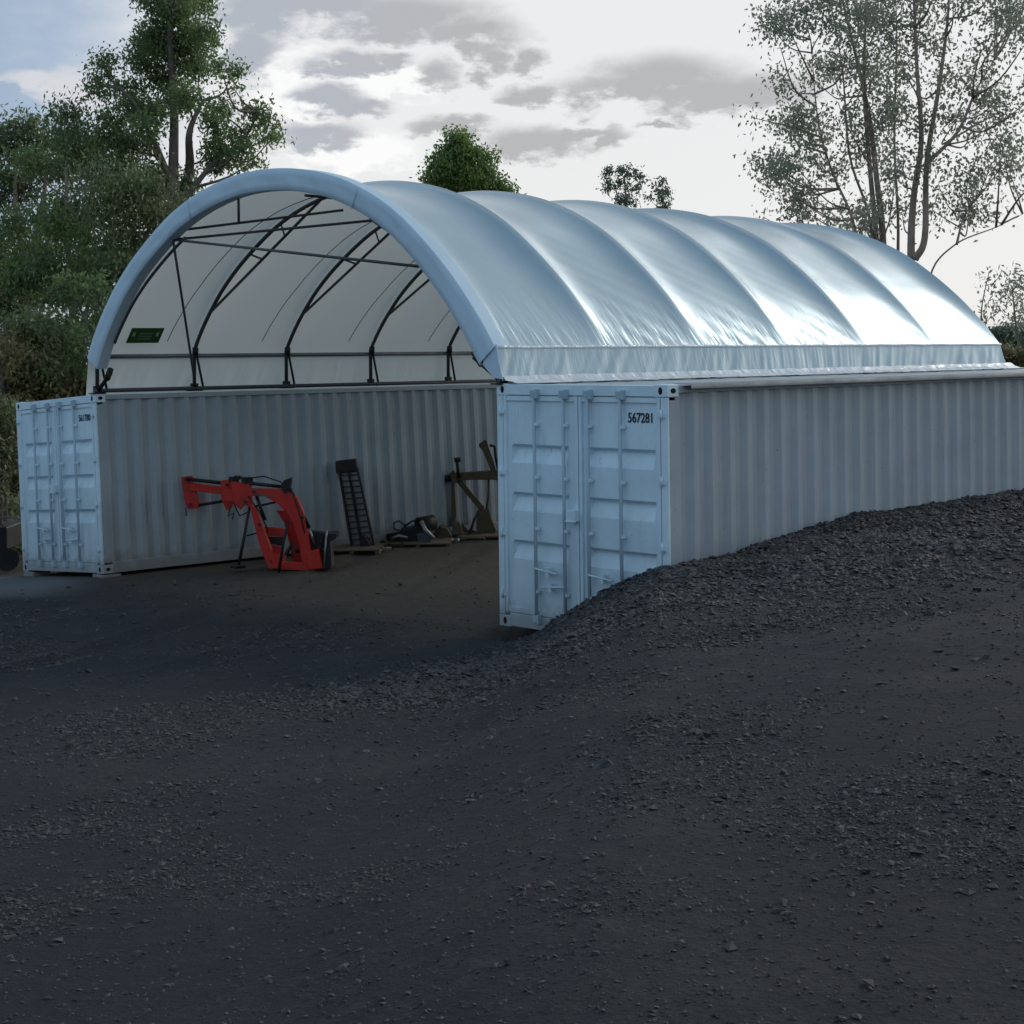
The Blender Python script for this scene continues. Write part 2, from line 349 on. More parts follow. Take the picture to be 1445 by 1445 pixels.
# ------------------------------------------------------------------ containers
CW, CL, CH = 2.438, 12.192, 2.591
def corrugated(axis_len, z0, z1, depth=.050, start=.0, pitch=.278):
    """profile offsets along the wall: list of (t, d)"""
    t = start; out = [(start, 0)]
    while t+pitch < axis_len:
        out += [(t+.07, 0), (t+.07+.068, depth), (t+.07+.068+.07, depth), (t+pitch, 0)]; t += pitch
    out.append((axis_len, 0)); return out
def make_container(loc, R, label, number, seed):
    root = empty('shipping_container', loc); root.rotation_euler = R
    tag(root, label, 'shipping container', 'white shipping containers carrying the dome shelter')
    # frame
    m = MB()
    for x in (.045, CW-.045): m.box((x, .012, CH/2), (.09, .028, CH-.25))
    m.box((CW/2, .05, .08), (CW-.32, .10, .14)); m.box((CW/2, .05, CH-.06), (CW-.32, .10, .11)); m.build('door_frame', M['door'], root, bevel=.005); m = MB()
    for x in (.03, CW-.03):
        m.box((x, .075, CH/2), (.056, .09, CH-.3)); m.box((x, CL-.06, CH/2), (.06, .12, CH-.3))
        m.box((x, CL/2, .08), (.06, CL-.32, .16)); m.box((x, CL/2, CH-.045), (.06, CL-.32, .07))
        m.box((CW/2, CL-.05, .08), (CW-.32, .10, .14)); m.box((CW/2, CL-.05, CH-.06), (CW-.32, .10, .11))
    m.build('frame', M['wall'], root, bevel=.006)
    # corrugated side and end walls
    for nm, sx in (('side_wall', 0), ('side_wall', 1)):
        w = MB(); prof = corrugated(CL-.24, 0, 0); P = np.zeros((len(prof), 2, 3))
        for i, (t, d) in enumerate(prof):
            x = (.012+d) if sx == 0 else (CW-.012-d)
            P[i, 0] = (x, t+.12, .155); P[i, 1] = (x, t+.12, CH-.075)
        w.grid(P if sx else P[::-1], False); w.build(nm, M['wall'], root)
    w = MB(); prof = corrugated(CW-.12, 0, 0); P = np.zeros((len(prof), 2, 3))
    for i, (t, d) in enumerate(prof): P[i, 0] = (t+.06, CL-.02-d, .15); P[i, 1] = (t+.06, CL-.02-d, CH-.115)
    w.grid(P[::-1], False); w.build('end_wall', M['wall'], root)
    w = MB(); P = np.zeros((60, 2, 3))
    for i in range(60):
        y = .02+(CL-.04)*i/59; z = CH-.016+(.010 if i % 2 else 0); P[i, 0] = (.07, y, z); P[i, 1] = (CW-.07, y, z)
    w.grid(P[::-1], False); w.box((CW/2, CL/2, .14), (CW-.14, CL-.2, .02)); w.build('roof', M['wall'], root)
    # corner castings; black oval discs stand in for the shade in their holes
    for x in (0, 1):
        for y in (0, 1):
            for z in (0, 1):
                cm = MB(); cx = .089 if x == 0 else CW-.089; cy = .081 if y == 0 else CL-.081; cz = .058 if z == 0 else CH-.058
                cm.box((cx, cy, cz), (.184, .168, .124)); c = cm.build('corner_casting', M['door'], root, bevel=.008)
                ov = [(.026*math.cos(a), .038*math.sin(a)) for a in np.linspace(0, 2*PI, 14, endpoint=False)]
                fy = -.005 if y == 0 else CL+.005; sy = 1 if y == 0 else -1
                hm = MB().prism(ov, (cx, fy, cz), (1, 0, 0), (0, 0, 1), (0, sy, 0), 0, .01); hm.build('casting_hole_shade', M['hole_shade'], c)
                fx = -.005 if x == 0 else CW+.005; s_ = 1 if x == 0 else -1
                hm = MB().prism([(b, a) for a, b in ov], (fx, cy, cz), (0, 1, 0), (0, 0, 1), (s_, 0, 0), 0, .01)
                hm.build('casting_hole_shade', M['hole_shade'], c)
    # doors
    grooves = [1.955, 1.445, .935]
    for k, (x0, x1) in enumerate(((.10, 1.212), (1.226, CW-.10))):
        g0, g1 = (x0+.10, x1-.16) if k == 0 else (x0+.10, x1-.08)
        xs = [x0, g0, g0+.028, g1-.028, g1, x1]; zs = [.155]; dz = {.155: 0}
        for g in grooves[::-1]:
            for z, d in ((g-.20, 0), (g-.055, 1), (g-.035, 1), (g, 0)): zs.append(z); dz[z] = d
        zs.append(CH-.12); dz[CH-.12] = 0
        P = np.zeros((len(xs), len(zs), 3))
        for i, x in enumerate(xs):
            for j, z in enumerate(zs): P[i, j] = (x, .022+(.058*dz[z] if i in (2, 3) else 0), z)
        dm = MB(); dm.grid(P, False)
        for x in (x0, x1):                                        # edge rails of the leaf
            dm.box((x+(.02 if x == x0 else -.02), .012, CH/2+.018), (.04, .026, CH-.28))
        dm.box(((x0+x1)/2, .014, .185), (x1-x0-.09, .022, .05)); dm.box(((x0+x1)/2, .014, CH-.15), (x1-x0-.09, .022, .05))
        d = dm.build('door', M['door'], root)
        gk = MB(); gx = x0-.008 if k == 0 else x1+.008
        gk.box((gx, .018, CH/2), (.012, .02, CH-.3)); gk.box(((x0+x1)/2, .018, .15), (x1-x0, .02, .012)); gk.box(((x0+x1)/2, .018, CH-.118), (x1-x0, .02, .010))
        gk.build('gasket', M['pipe'], d)
        for hz in (.35, 1.0, 1.65, 2.3):
            h = MB(); hx = x0-.03 if k == 0 else x1+.03
            h.box((hx, -.006, hz), (.10, .014, .05)); h.tube([(hx, -.02, hz-.05), (hx, -.02, hz+.05)], .012, 8); h.build('hinge', M['door'], d)
        for rx in ((.60, 1.03) if k == 0 else (1.38, 1.83)):
            r = MB(); r.tube([(rx, -.028, .10), (rx, -.028, CH-.07)], .019, 10); ro = r.build('locking_rod', M['rod'], d)
            for z in (.13, CH-.10):
                kb = MB(); kb.box((rx, -.022, z), (.085, .05, .075)); kb.box((rx+.045, -.03, z), (.02, .06, .10)); kb.build('cam_keeper', M['rod'], ro, bevel=.004)
            for z in (.42, 1.08, 1.62, CH-.42): MB().box((rx, -.018, z), (.075, .045, .032)).build('rod_guide', M['door'], ro)
            hd = MB(); sx = 1 if rx in (.60, 1.38) else -1
            hz = .66 if sx > 0 else .50
            hd.tube([(rx, -.045, hz), (rx+sx*.05, -.06, hz), (rx+sx*.34, -.055, hz-.03)], .011, 8); hd.box((rx+sx*.20, -.04, hz-.02), (.05, .05, .09))
            hd.build('handle', M['door'], ro)
        if k == 0:
            lb = MB(); lb.box((1.16, -.03, 1.25), (.13, .09, .12)); lb.box((1.16, -.07, 1.19), (.15, .03, .012)); lb.build('lock_box', M['door'], d, bevel=.008)
        if k == 1:
            cu = bpy.data.curves.new('number', 'FONT'); cu.body = number; cu.size = .135; cu.space_character = 1.0; cu.offset = .0025; cu.extrude = .001
            cu.materials.append(M['ink']); t = bpy.data.objects.new('number', cu); COL.objects.link(t); t.parent = d
            t.rotation_euler = (PI/2, 0, 0); t.location = (1.895, .017, CH-.37); t.scale = (.86, 1, 1)
            bpy.context.view_layer.update()
            me = bpy.data.meshes.new_from_object(t.evaluated_get(bpy.context.evaluated_depsgraph_get()))
            t2 = bpy.data.objects.new('number_lettering', me); COL.objects.link(t2); t2.parent = d; t2.matrix_local = t.matrix_local.copy()
            bpy.data.objects.remove(t)
    return root
B = make_container((0, 0, 0), (0, 0, 0), 'white shipping container half buried by the gravel bank at right, number on its door', '567281', 1)
A = make_container((-10.815, -.03, -.345), (-.0026, -.0662, .0028), 'white shipping container standing tilted on the pale patch at far left, red loader before it', '561780', 2)
# metal lip of the roof flashing on the near container
m = MB()
P = np.array([[(x, y, z) for x, z in ((2.30, CH+.012), (2.545, CH+.004), (2.55, CH-.035))] for y in (.22, 6, CL)])
m.grid(P); m.grid(P[::-1]+np.array((.004, 0, -.004))); m.build('roof_flashing', M['flash'], B)
# footing blocks under the leaning container
for (x, y) in ((-8.50, .10), (-10.62, .10), (-8.5, 6.1), (-8.5, 12.0)):
    zt = -.345+(x+10.815)*.0662-.012; zb = float(hgt(x, y))-.05
    fb = MB().box((x, y, (zt+zb)/2), (.30, .30, zt-zb)).build('footing_block', M['concrete'], bevel=.01)
    lab = {(-8.50, .10): 'concrete block under the inner door corner of the tilted container', (-10.62, .10): 'concrete block under the outer door corner of the tilted container',
           (-8.5, 6.1): 'concrete block under the middle of the tilted container, behind the red loader', (-8.5, 12.0): 'concrete block under the rear corner of the tilted container'}[(x, y)]
    tag(fb, lab, 'footing block', 'concrete blocks under the tilted container')

# ------------------------------------------------------------------ dome shelter
PR = np.array([(0.0, 2.985), (-.28, 3.34), (-.68, 3.77), (-1.16, 4.19), (-1.65, 4.545), (-2.15, 4.81), (-2.7, 5.02), (-3.26, 5.155), (-3.85, 5.235), (-4.45, 5.255), (-5.05, 5.215),
               (-5.78, 5.07), (-6.49, 4.82), (-7.23, 4.42), (-7.80, 4.02), (-8.22, 3.62), (-8.52, 3.26), (-8.73, 2.93)])
def crom(P, n):
    Q = np.vstack([2*P[0]-P[1], P, 2*P[-1]-P[-2]]); out = []
    for i in range(1, len(Q)-2):
        for t in np.linspace(0, 1, 12, endpoint=False):
            a, b, c, d = Q[i-1:i+3]; out.append(.5*((2*b)+(-a+c)*t+(2*a-5*b+4*c-d)*t*t+(-a+3*b-3*c+d)*t**3))
    out.append(P[-1]); out = np.array(out); L = np.r_[0, np.cumsum(np.linalg.norm(np.diff(out, axis=0), axis=1))]
    s = np.linspace(0, L[-1], n); return np.stack([np.interp(s, L, out[:, 0]), np.interp(s, L, out[:, 1])], -1)
def normals(P):
    t = np.gradient(P, axis=0); n = np.stack([-t[:, 1], t[:, 0]], -1); n /= np.linalg.norm(n, axis=1)[:, None]
    c = np.array((-4.4, 2.6)); s = np.sign(((P-c)*n).sum(1)); return n*s[:, None]      # outward
DL = 10.2; BAY = 1.7
def lower(z, y): return z-(z-2.6)*.085*np.clip(y/DL, 0, 1)
dome = empty('dome_shelter', (-4.4, 0, 2.6)); OFF = (-4.4, 0, 2.6)
tag(dome, 'white fabric dome roof on steel arches spanning between the two containers', 'shelter')
NP_ = 150; prof = crom(PR, NP_); nr = normals(prof); uu = np.linspace(0, 1, NP_)
ys = np.concatenate([np.linspace(k*BAY, (k+1)*BAY, 22, endpoint=False) for k in range(6)]+[[DL]])
P = np.zeros((len(ys), NP_, 3))
for j, y in enumerate(ys):
    k = min(int(y/BAY+1e-6), 5); t = y/BAY-k
    sag = .135*(1-abs(2*t-1)**3.8)*(1+.15*math.sin(k*2.3+1))
    env = np.clip(np.minimum(uu, 1-uu)/.15, 0, 1)**.8*.75+.25*np.sin(uu*PI)
    amp = sag*env
    # strain folds near the ribs, dying out upward
    fold = .006*np.sin(uu*160+t*26)*np.exp(-uu/.10)*(k in (1, 2, 3, 4))*np.sin(t*PI)
    q = prof-nr*(amp[:, None])+nr*fold[:, None]
    P[j, :, 0] = q[:, 0]; P[j, :, 1] = y; P[j, :, 2] = lower(q[:, 1], y)
can = MB().grid(P).build('canopy', M['cloth'], dome, OFF)
# welded piping along both eaves
for sx, (ex, ez) in ((1, PR[0]), (-1, PR[-1])):
    yy = np.linspace(-.01, DL, 90); pts = [(ex+sx*.006, y, lower(ez, y)+.002*math.sin(y*9)) for y in yy]
    MB().tube(pts, .017, 8).build('eave_piping', M['hem'], can, OFF)
# skirts with gathered folds
for sx in (1, -1):
    ex, ez = PR[0] if sx > 0 else PR[-1]; zb = 2.625 if sx > 0 else 2.33; xb = .10 if sx > 0 else -8.80
    yy = np.arange(-.02, DL+.01, .012); zz = np.linspace(0, 1, 9); P = np.zeros((len(yy), 9, 3))
    w = np.array([vnoise(yy+.10*zf*np.sin(yy*.9)+.18*zf, yy*0, 15, 6, 4) for zf in zz]).T
    w2 = vnoise(yy, yy*0+3, 6, 5, 8)
    for j, zf in enumerate(zz):
        P[:, j, 0] = ex+(xb-ex)*zf+sx*(.026*w[:, j]+.014*w2)*math.sin(PI*min(zf*.55+.05, 1))
        P[:, j, 1] = yy; P[:, j, 2] = lower(ez, yy)+(zb-lower(ez, yy))*zf
    MB().grid(P if sx < 0 else P[::-1]).build('skirt', M['skirt'], dome, OFF)
# crumpled hem lying on the container roof
yy = np.arange(0, DL+.15, .015); cs = [(.085, 2.68), (.115, 2.665), (.15, 2.635), (.20, 2.618), (.25, 2.612), (.30, 2.608), (.325, 2.600)]
P = np.zeros((len(yy), len(cs), 3))
for j, (x, z) in enumerate(cs):
    a = math.sin(PI*(j+.5)/len(cs)); P[:, j, 0] = x+.018*vnoise(yy, yy*0+j*.4, 11, 6, j)*a+.03*vnoise(yy, yy*0, 2.2, 3, 2)*j/6
    P[:, j, 1] = yy; P[:, j, 2] = z+.020*np.maximum(vnoise(yy, yy*0+j*.7, 17, 7, 6), -.3)*a
MB().grid(P).build('hem', M['hem'], dome, OFF)
# front fascia band
fi = [i for i in range(NP_)]
out_ = prof+nr*.012; inn = prof-nr*(.262+.05*np.clip(1-np.minimum(uu, 1-uu)/.18, 0, 1))[:, None]
sec = [(0, .16, 0), (0, .03, .006), (0, -.022, 0), (.025, -.034, 0), (.3, -.038, 0), (.5, -.036, 0), (.7, -.038, 0), (.975, -.034, 0), (1, -.022, 0), (1.0, .10, 0), (.97, .14, 0)]
P = np.zeros((NP_, len(sec), 3))
for j, (f, y, e) in enumerate(sec):
    q = out_*(1-f)+inn*f; P[:, j, 0] = q[:, 0]; P[:, j, 2] = q[:, 1]
    P[:, j, 1] = y+.006*np.sin(uu*70+j)*(.2 < f < .95)+.004*np.sin(uu*190+2*j)*(.2 < f < .95)
fb = MB(); fb.grid(P[:, 0:3]); fb.grid(P[:, 2:9]); fb.grid(P[:, 8:])
fas = fb.build('front_fascia', M['fascia'], dome, OFF)
# gusset closing the corner between fascia and near skirt
gp = [(.02, 3.02), (-.16, 2.93), (-.20, 2.80), (-.03, 2.66), (.115, 2.64), (.05, 2.86)]
MB().prism(gp, (0, -.02, 0), (1, 0, 0), (0, 0, 1), (0, 1, 0), 0, .012).build('corner_gusset', M['fascia'], dome, OFF)
for u_ in (.30, .66):
    m = MB(); i = int(u_*(NP_-1)); m.tube([(out_[i, 0], -.048, out_[i, 1]-.02), (inn[i, 0], -.048, inn[i, 1]+.0)], .005, 6)
    m.build('fascia_seam', M['skirt'], fas, OFF)
# steel arches
def offp(d): return prof-nr*d
def at_u(u_, d, y):
    i = u_*(NP_-1); a = int(i); f = i-a; q = offp(d); b = min(a+1, NP_-1); x, z = q[a]*(1-f)+q[b]*f; return np.array((x, y, lower(z, y)))
q = offp(.05)
def foot(y, side):
    z = 2.60 if side > 0 else 2.42; x = .02 if side > 0 else -8.62; return np.array((x, y, z))
for k in range(0, 7):
    y = k*BAY+(.06 if k == 0 else (-.04 if k == 6 else 0))
    m = MB(); d = .06 if k else .06
    pts = [foot(y, 1)]+[at_u(u_, d, y) for u_ in np.linspace(.012, .988, 70)]+[foot(y, -1)]
    m.tube(pts, .029, 8)
    rib = m.build('arch_rib', M['tube'], dome, OFF)
    if k == 0:
        MB().tube([at_u(u_, .36, y+.03) for u_ in np.linspace(.70, .95, 30)], .022, 8).build('inner_chord', M['tube'], rib, OFF)
    else:
        for s0, s1 in ((.915, .60), (.085, .40)):
            m = MB(); a = at_u(s0, d, y); b = at_u(s1, d+.015, y); m.tube([a, b], .021, 8)
            um = (s0+s1)/2; c = (a+b)/2; m.tube([at_u(um+(s0-um)*.15, d, y), c], .016, 8)
            um2 = s0*.3+s1*.7; m.tube([at_u(um2, d, y), a*.3+b*.7], .013, 6)
            m.build('inner_chord', M['tube'], rib, OFF)
    for sd in (1, -1):
        fm = MB(); f0 = foot(y, sd); up = at_u(.02 if sd > 0 else .98, .06, y); top = f0+(up-f0)*.9
        fm.box(f0+np.array((0, 0, -.008)), (.16, .20, .016)); fm.box(f0+np.array((-.0*sd, 0, .05)), (.07, .10, .10))
        fm.tube([f0+np.array((0, .16, .02)), top+np.array((0, .01, 0))], .018, 8)
        fm.tube([top+np.array((0, 0, -.05)), top+np.array((0, 0, .06))], .046, 8)
        if k == 0:
            fm.tube([f0+np.array((-sd*.42, -.02, .28)), f0+np.array((-sd*.02, .0, .03))], .03, 8); fm.tube([f0+np.array((-sd*.42, -.02, .34)), f0+np.array((-sd*.30, -.01, .20))], .045, 8)
        fm.build('foot_bracket', M['black'], rib, OFF)
# rails and wind braces
m = MB(); m.tube([(-8.60, 0, 2.45), (-8.60, DL, 2.42)], .03, 8); m.build('base_rail', M['tube'], dome, OFF)
m = MB(); m.tube([(.03, 0, 2.63), (.03, DL, 2.63)], .028, 8); m.build('base_rail', M['tube'], dome, OFF)
m = MB(); m.tube([(-8.655, 0, 2.945), (-8.655, DL, lower(2.945, DL))], .032, 8); m.build('tension_pipe', M['pipe'], dome, OFF)
m = MB(); m.tube([(-.06, 0.03, 2.955), (-.06, DL, lower(2.955, DL))], .028, 8); m.build('tension_pipe', M['pipe'], dome, OFF)
N0 = np.array((-6.55, .08, 4.52)); N1 = np.array((-2.25, .08, 4.52))
def br(a, b, r=.018): MB().tube([a, b], r, 8).build('wind_brace', M['tube'], dome, OFF)
br(N0, foot(BAY, -1)+np.array((.03, 0, .05))); br(N1, foot(BAY, 1)+np.array((-.03, 0, .05)))
br(N0, at_u(.165, .36, .10)); br(N0, at_u(.33, .30, BAY)); br(N0+np.array((0, .02, .12)), at_u(.55, .32, BAY))
br(at_u(.56, .05, .0+.10), at_u(.56, .05, .10)+np.array((0, 0, -.52)), .018)
m = MB()
for k in range(0, 6):
    m.tube([at_u(.40, .30, k*BAY), at_u(.40, .30, (k+1)*BAY)], .018, 8)
m.build('ridge_purlin', M['tube'], dome, OFF)
for k in range(6):                                                    # dark tubes imitating the shaded sag creases on the underside
    m = MB(); y = k*BAY+BAY-.52; t = (y-k*BAY)/BAY; sg = .03+.155*(1-abs(2*t-1)**3.8)
    m.tube([at_u(u_, .010+sg*(min(1, min(u_, 1-u_)/.15)**.8*.75+.25*math.sin(u_*PI)), y) for u_ in np.linspace(.03, .97, 70)], .006, 5)
    m.build('crease_line', M['tube'], can, OFF)
# green printed patch inside, near the front
uA, uB = .985, .955
a = at_u(.965, .0, .62); b = at_u(.935, .0, .62)
X = np.array((0, 1, 0.)); c0 = at_u(.966, .155, .50); c1 = at_u(.937, .170, .50); Z = (c1-c0)/np.linalg.norm(c1-c0); H = np.linalg.norm(c1-c0); Yn = np.cross(X, Z)
if Yn[0] < 0: Yn = -Yn
PO = at_u(.966, .150, .42); W_ = .54
patch = MB().prism([(0, 0), (W_, 0), (W_, H), (0, H)], PO, X, Z, Yn, 0, .004).build('printed_patch', M['green'], dome, OFF)
pm = MB()
for px in (.05, .44): pm.prism([(px, H*.45), (px+.045, H*.45), (px+.045, H*.72), (px, H*.72)], PO, X, Z, Yn, .005, .008)
for j in range(3): pm.prism([(.16, H*(.28+.17*j)), (.38, H*(.28+.17*j)), (.38, H*(.31+.17*j)), (.16, H*(.31+.17*j))], PO, X, Z, Yn, .005, .007)
pm.build('print_mark', M['greyprint'], patch, OFF)

# ------------------------------------------------------------------ red loader
def ground_at(u, v):
    o = np.array([CX, CY, CZ]); d = ray(u, v); s = 10.
    for _ in range(400):
        p = o+d*s
        if p[2] < hgt(p[0], p[1]): break
        s += .05
    return p, s
def stand_at(u, v, xmin=-7.95):
    p, s_ = ground_at(u, v)
    if p[1] > .3 and p[0] < xmin:
        d = ray(u, v); s_ = (xmin-CX)/d[0]; p = np.array([CX, CY, CZ])+d*s_; p[2] = float(hgt(p[0], p[1]))
    return p, s_
class Local:
    """flat working frame: pixel-sized drawing units at a spot on the ground"""
    def __init__(s, u0, v0, name, label, cat, xmin=-7.95):
        s.O, s.s = stand_at(u0, v0, xmin); s.u0, s.v0, s.k = u0, v0, s.s/F
        s.root = tag(empty(name, s.O), label, cat)
    def p(s, u, v, y=0.): return at(u, v, s.s+y)-at(s.u0, s.v0, s.s)
    def tube(s, pts, r, name, mat, n=8, parent=None):
        m = MB(); m.tube([s.p(*q) for q in pts], r, n); return m.build(name, mat, parent or s.root)
    def prism(s, poly, y0, y1, name, mat, bevel=.006, parent=None, mb=None, build=True):
        m = mb or MB(); n = len(poly); P_ = [s.p(u, v, (y0+y1)/2) for u, v in poly]; h_ = FWD*(y1-y0)/2
        m.add([q-h_ for q in P_]+[q+h_ for q in P_], [tuple(range(n)), tuple(range(2*n-1, n-1, -1))]+[(i, i+n, (i+1) % n+n, (i+1) % n) for i in range(n)])
        return m.build(name, mat, parent or s.root, bevel=bevel) if build else m
L = Local(375, 806, 'front_end_loader', 'red tractor front loader parked on its black stand inside the shelter', 'loader')
L.prism([(256, 673), (272, 671), (276, 690), (284, 712), (280, 717), (266, 718), (262, 712)], .62, .70, 'linkage_plate', M['red'])
L.prism([(269, 681), (320, 688), (322, 698), (270, 692)], .58, .74, 'lift_arm', M['red'])
L.tube([(262, 676, .54), (318, 682, .54)], .028, 'hydraulic_ram', M['black'])
L.tube([(280, 713, .60), (322, 706, .60)], .022, 'hydraulic_ram', M['black'])
mm = MB()
L.prism([(312, 678), (326, 676), (330, 690), (328, 716), (320, 720), (313, 704)], .50, .60, '', None, mb=mm, build=False)
L.prism([(326, 680), (355, 682), (357, 716), (346, 712), (340, 719), (332, 712)], .10, .20, '', None, mb=mm, build=False)
L.prism([(318, 690), (352, 690), (350, 708), (318, 706)], .18, .52, '', None, mb=mm, build=False)
mm.build('mounting_bracket', M['red'], L.root, bevel=.006)
mm = MB(); mm.box(L.p(330, 677, .38), (.13, .10, .09)); mm.box(L.p(349, 678, .16), (.10, .14, .10)); mm.box(L.p(337, 674, .3), (.05, .05, .06))
mm.tube([L.p(326, 676, .45), L.p(333, 672, .35), L.p(345, 675, .2)], .016, 6); mm.build('valve_block', M['black'], L.root, bevel=.006)
# near boom: curved box section
boom = [(352, 689), (394, 690), (410, 694), (421, 704), (429, 722), (440, 775), (447, 797), (428, 799), (424, 770), (415, 738), (405, 722), (392, 710), (375, 700), (352, 699)]
L.prism(boom, -.10, .06, 'boom', M['red'])
boom2 = [(u*1-14, v-2) for u, v in boom[4:11]]
L.prism(boom2, .58, .72, 'boom', M['red'])
L.tube([(352, 682, -.02), (400, 687, -.02)], .026, 'hydraulic_ram', M['black'])
L.tube([(404, 682, -.03), (420, 712, -.05), (436, 745, -.05)], .033, 'hydraulic_ram', M['black'])
L.tube([(436, 745, -.05), (444, 768, -.05)], .018, 'ram_shaft', M['steel'])
L.prism([(396, 686), (402, 677), (412, 674), (410, 688), (404, 694)], -.13, .09, 'pivot_plate', M['black'])
L.tube([(362, 700, .0), (374, 734, .02)], .026, 'hydraulic_ram', M['black'])
L.tube([(352, 716, .25), (374, 712, .10), (392, 708, -.02)], .016, 'hydraulic_hose', M['black'])
L.tube([(325, 716, .5), (322, 728, .48), (330, 724, .44), (328, 733, .40)], .009, 'hydraulic_hose', M['rubber'])
L.tube([(262, 716, .66), (263, 728, .66)], .009, 'hydraulic_hose', M['rubber'])
# stand
L.tube([(353, 714, .15), (344, 760, .05), (337, 797, -.02)], .022, 'stand_leg', M['black'])
L.tube([(407, 735, -.2), (400, 765, -.22), (393, 809, -.25)], .020, 'stand_leg', M['black'])
L.tube([(348, 756, .08), (364, 752, .10)], .012, 'stand_brace', M['black'])
mm = MB(); mm.box(L.p(336, 800, -.02), (.16, .16, .03)); mm.box(L.p(392, 811, -.25), (.10, .12, .02)); mm.build('stand_foot', M['black'], L.root)
for (u, v, y) in ((262, 677, .50), (268, 712, .52), (320, 684, .46), (346, 708, .06), (358, 694, -.13), (402, 694, -.13), (426, 730, -.13), (437, 785, -.13), (366, 740, -.05), (383, 792, -.05)):
    mm = MB(); mm.tube([L.p(u, v, y), L.p(u, v, y+.10)], .024, 12); mm.build('pivot_pin', M['black'], L.root)
L.tube([(345, 676, .1), (372, 672, .02), (396, 680, -.14), (414, 698, -.14), (424, 730, -.14), (430, 752, -.10)], .010, 'hydraulic_hose', M['rubber'])
L.tube([(350, 700, .1), (366, 722, .0), (378, 748, .05), (372, 760, .25)], .010, 'hydraulic_hose', M['rubber'])
L.tube([(325, 700, .45), (338, 728, .3), (352, 722, .2)], .010, 'hydraulic_hose', M['rubber'])
L.prism([(360, 696), (386, 699), (386, 701.5), (360, 699)], -.105, -.098, 'edge_highlight', M['wood'], .001)  # tan strip painting a yellowish highlight along the boom edge
# bucket frame and carriage low down
L.prism([(353, 712), (362, 716), (372, 745), (384, 775), (385, 798), (378, 796), (366, 765), (360, 742)], -.02, .10, 'lower_link', M['red'])
mm = MB()
L.prism([(362, 742), (405, 746), (404, 757), (378, 756), (380, 768), (398, 772), (396, 795), (384, 800), (376, 790)], .28, .38, '', None, mb=mm, build=False)
L.prism([(372, 778), (402, 784), (400, 800), (382, 800)], -.05, .30, '', None, mb=mm, build=False)
L.prism([(398, 794), (447, 798), (447, 803), (398, 801)], -.12, .30, '', None, mb=mm, build=False)
mm.build('bucket_carriage', M['red'], L.root, bevel=.005)
L.prism([(378, 757), (402, 758), (400, 771), (380, 767)], .24, .27, 'cross_plate', M['black'])
L.tube([(404, 782, .1), (412, 768, .3), (420, 778, .1)], .03, 'cross_tube', M['black'])
L.prism([(434, 778), (452, 773), (457, 800), (436, 802)], -.15, .18, 'quick_hitch', M['red'])
L.prism([(433, 748), (458, 751), (456, 774), (434, 779)], .05, .25, 'hitch_body', M['black'])
L.tube([(461, 749, -.12), (457, 802, -.14)], .014, 'hitch_rod', M['steel'])
L.prism([(459, 752), (477, 751), (476, 758), (468, 762), (470, 800), (458, 802)], -.10, .30, 'end_plate', M['black'])

# ------------------------------------------------------------------ trencher boom leaning on the wall
T = Local(512, 759, 'trencher_boom', 'black digging chain boom leaning upright against the corrugated wall', 'trencher')
T.prism([(474, 630), (502, 627), (505, 640), (504, 645), (475, 647)], .20, .44, 'drive_head', M['black'], .012)
for (u0, v0, u1, v1) in ((477, 643, 496, 757), (490, 642, 510, 755), (503, 640, 527, 752)):
    T.prism([(u0, v0), (u0+2.5, v0), (u1+3, v1), (u1, v1)], .10, .26, 'side_rail', M['black'], .003)
T.prism([(480, 645), (505, 643), (526, 752), (499, 756)], .25, .27, 'backing_plate', M['steel'], .002)
for i in range(13):
    f = (i+.5)/13; a = T.p(480+19*f, 646+108*f, .15); b = T.p(504+21*f, 645+106*f, .15); MB().tube([a, b], .012, 6).build('chain_tooth', M['rust'], T.root)
T.prism([(508, 738), (514, 733), (522, 746), (522, 757), (508, 757)], -.02, .12, 'foot_bracket', M['black'])

# pallets / boards on the ground along the wall
def board(pu, lu, hv, ry, name, label, cat, nb=5, group=None, wid=.9):
    O, s = stand_at(*pu, -7.75); k = s/F; root = tag(empty(name, O), label, cat, group)
    for i in range(nb):
        m = MB(); w = lu*k; y = i*wid/nb; R = np.array([RGT, FWD, UP]).T
        m.box(FWD*y+UP*(hv*k)+RGT*(random.uniform(-.03, .03)), (w, wid/nb*.8, .022), R); m.build('deck_board', M['wood'], root)
    for j in (-.45, 0, .45):
        m = MB(); m.box(FWD*wid*.4+UP*(hv*k/2-.008)+RGT*(j*lu*k), (.07, wid, hv*k-.012), np.array([RGT, FWD, UP]).T); m.build('bearer', M['wood'], root)
board((497, 777), 80, 5.5, 0, 'timber_pallet', 'low weathered pallet under the foot of the black digging boom', 'pallet', group='pallets along the wall')
board((590, 768), 95, 4.5, 0, 'timber_pallet', 'low weathered pallet under the dark hydraulic machinery', 'pallet', group='pallets along the wall')
board((682, 762), 74, 5, 0, 'timber_pallet', 'low weathered pallet under the olive steel frame', 'pallet', group='pallets along the wall')

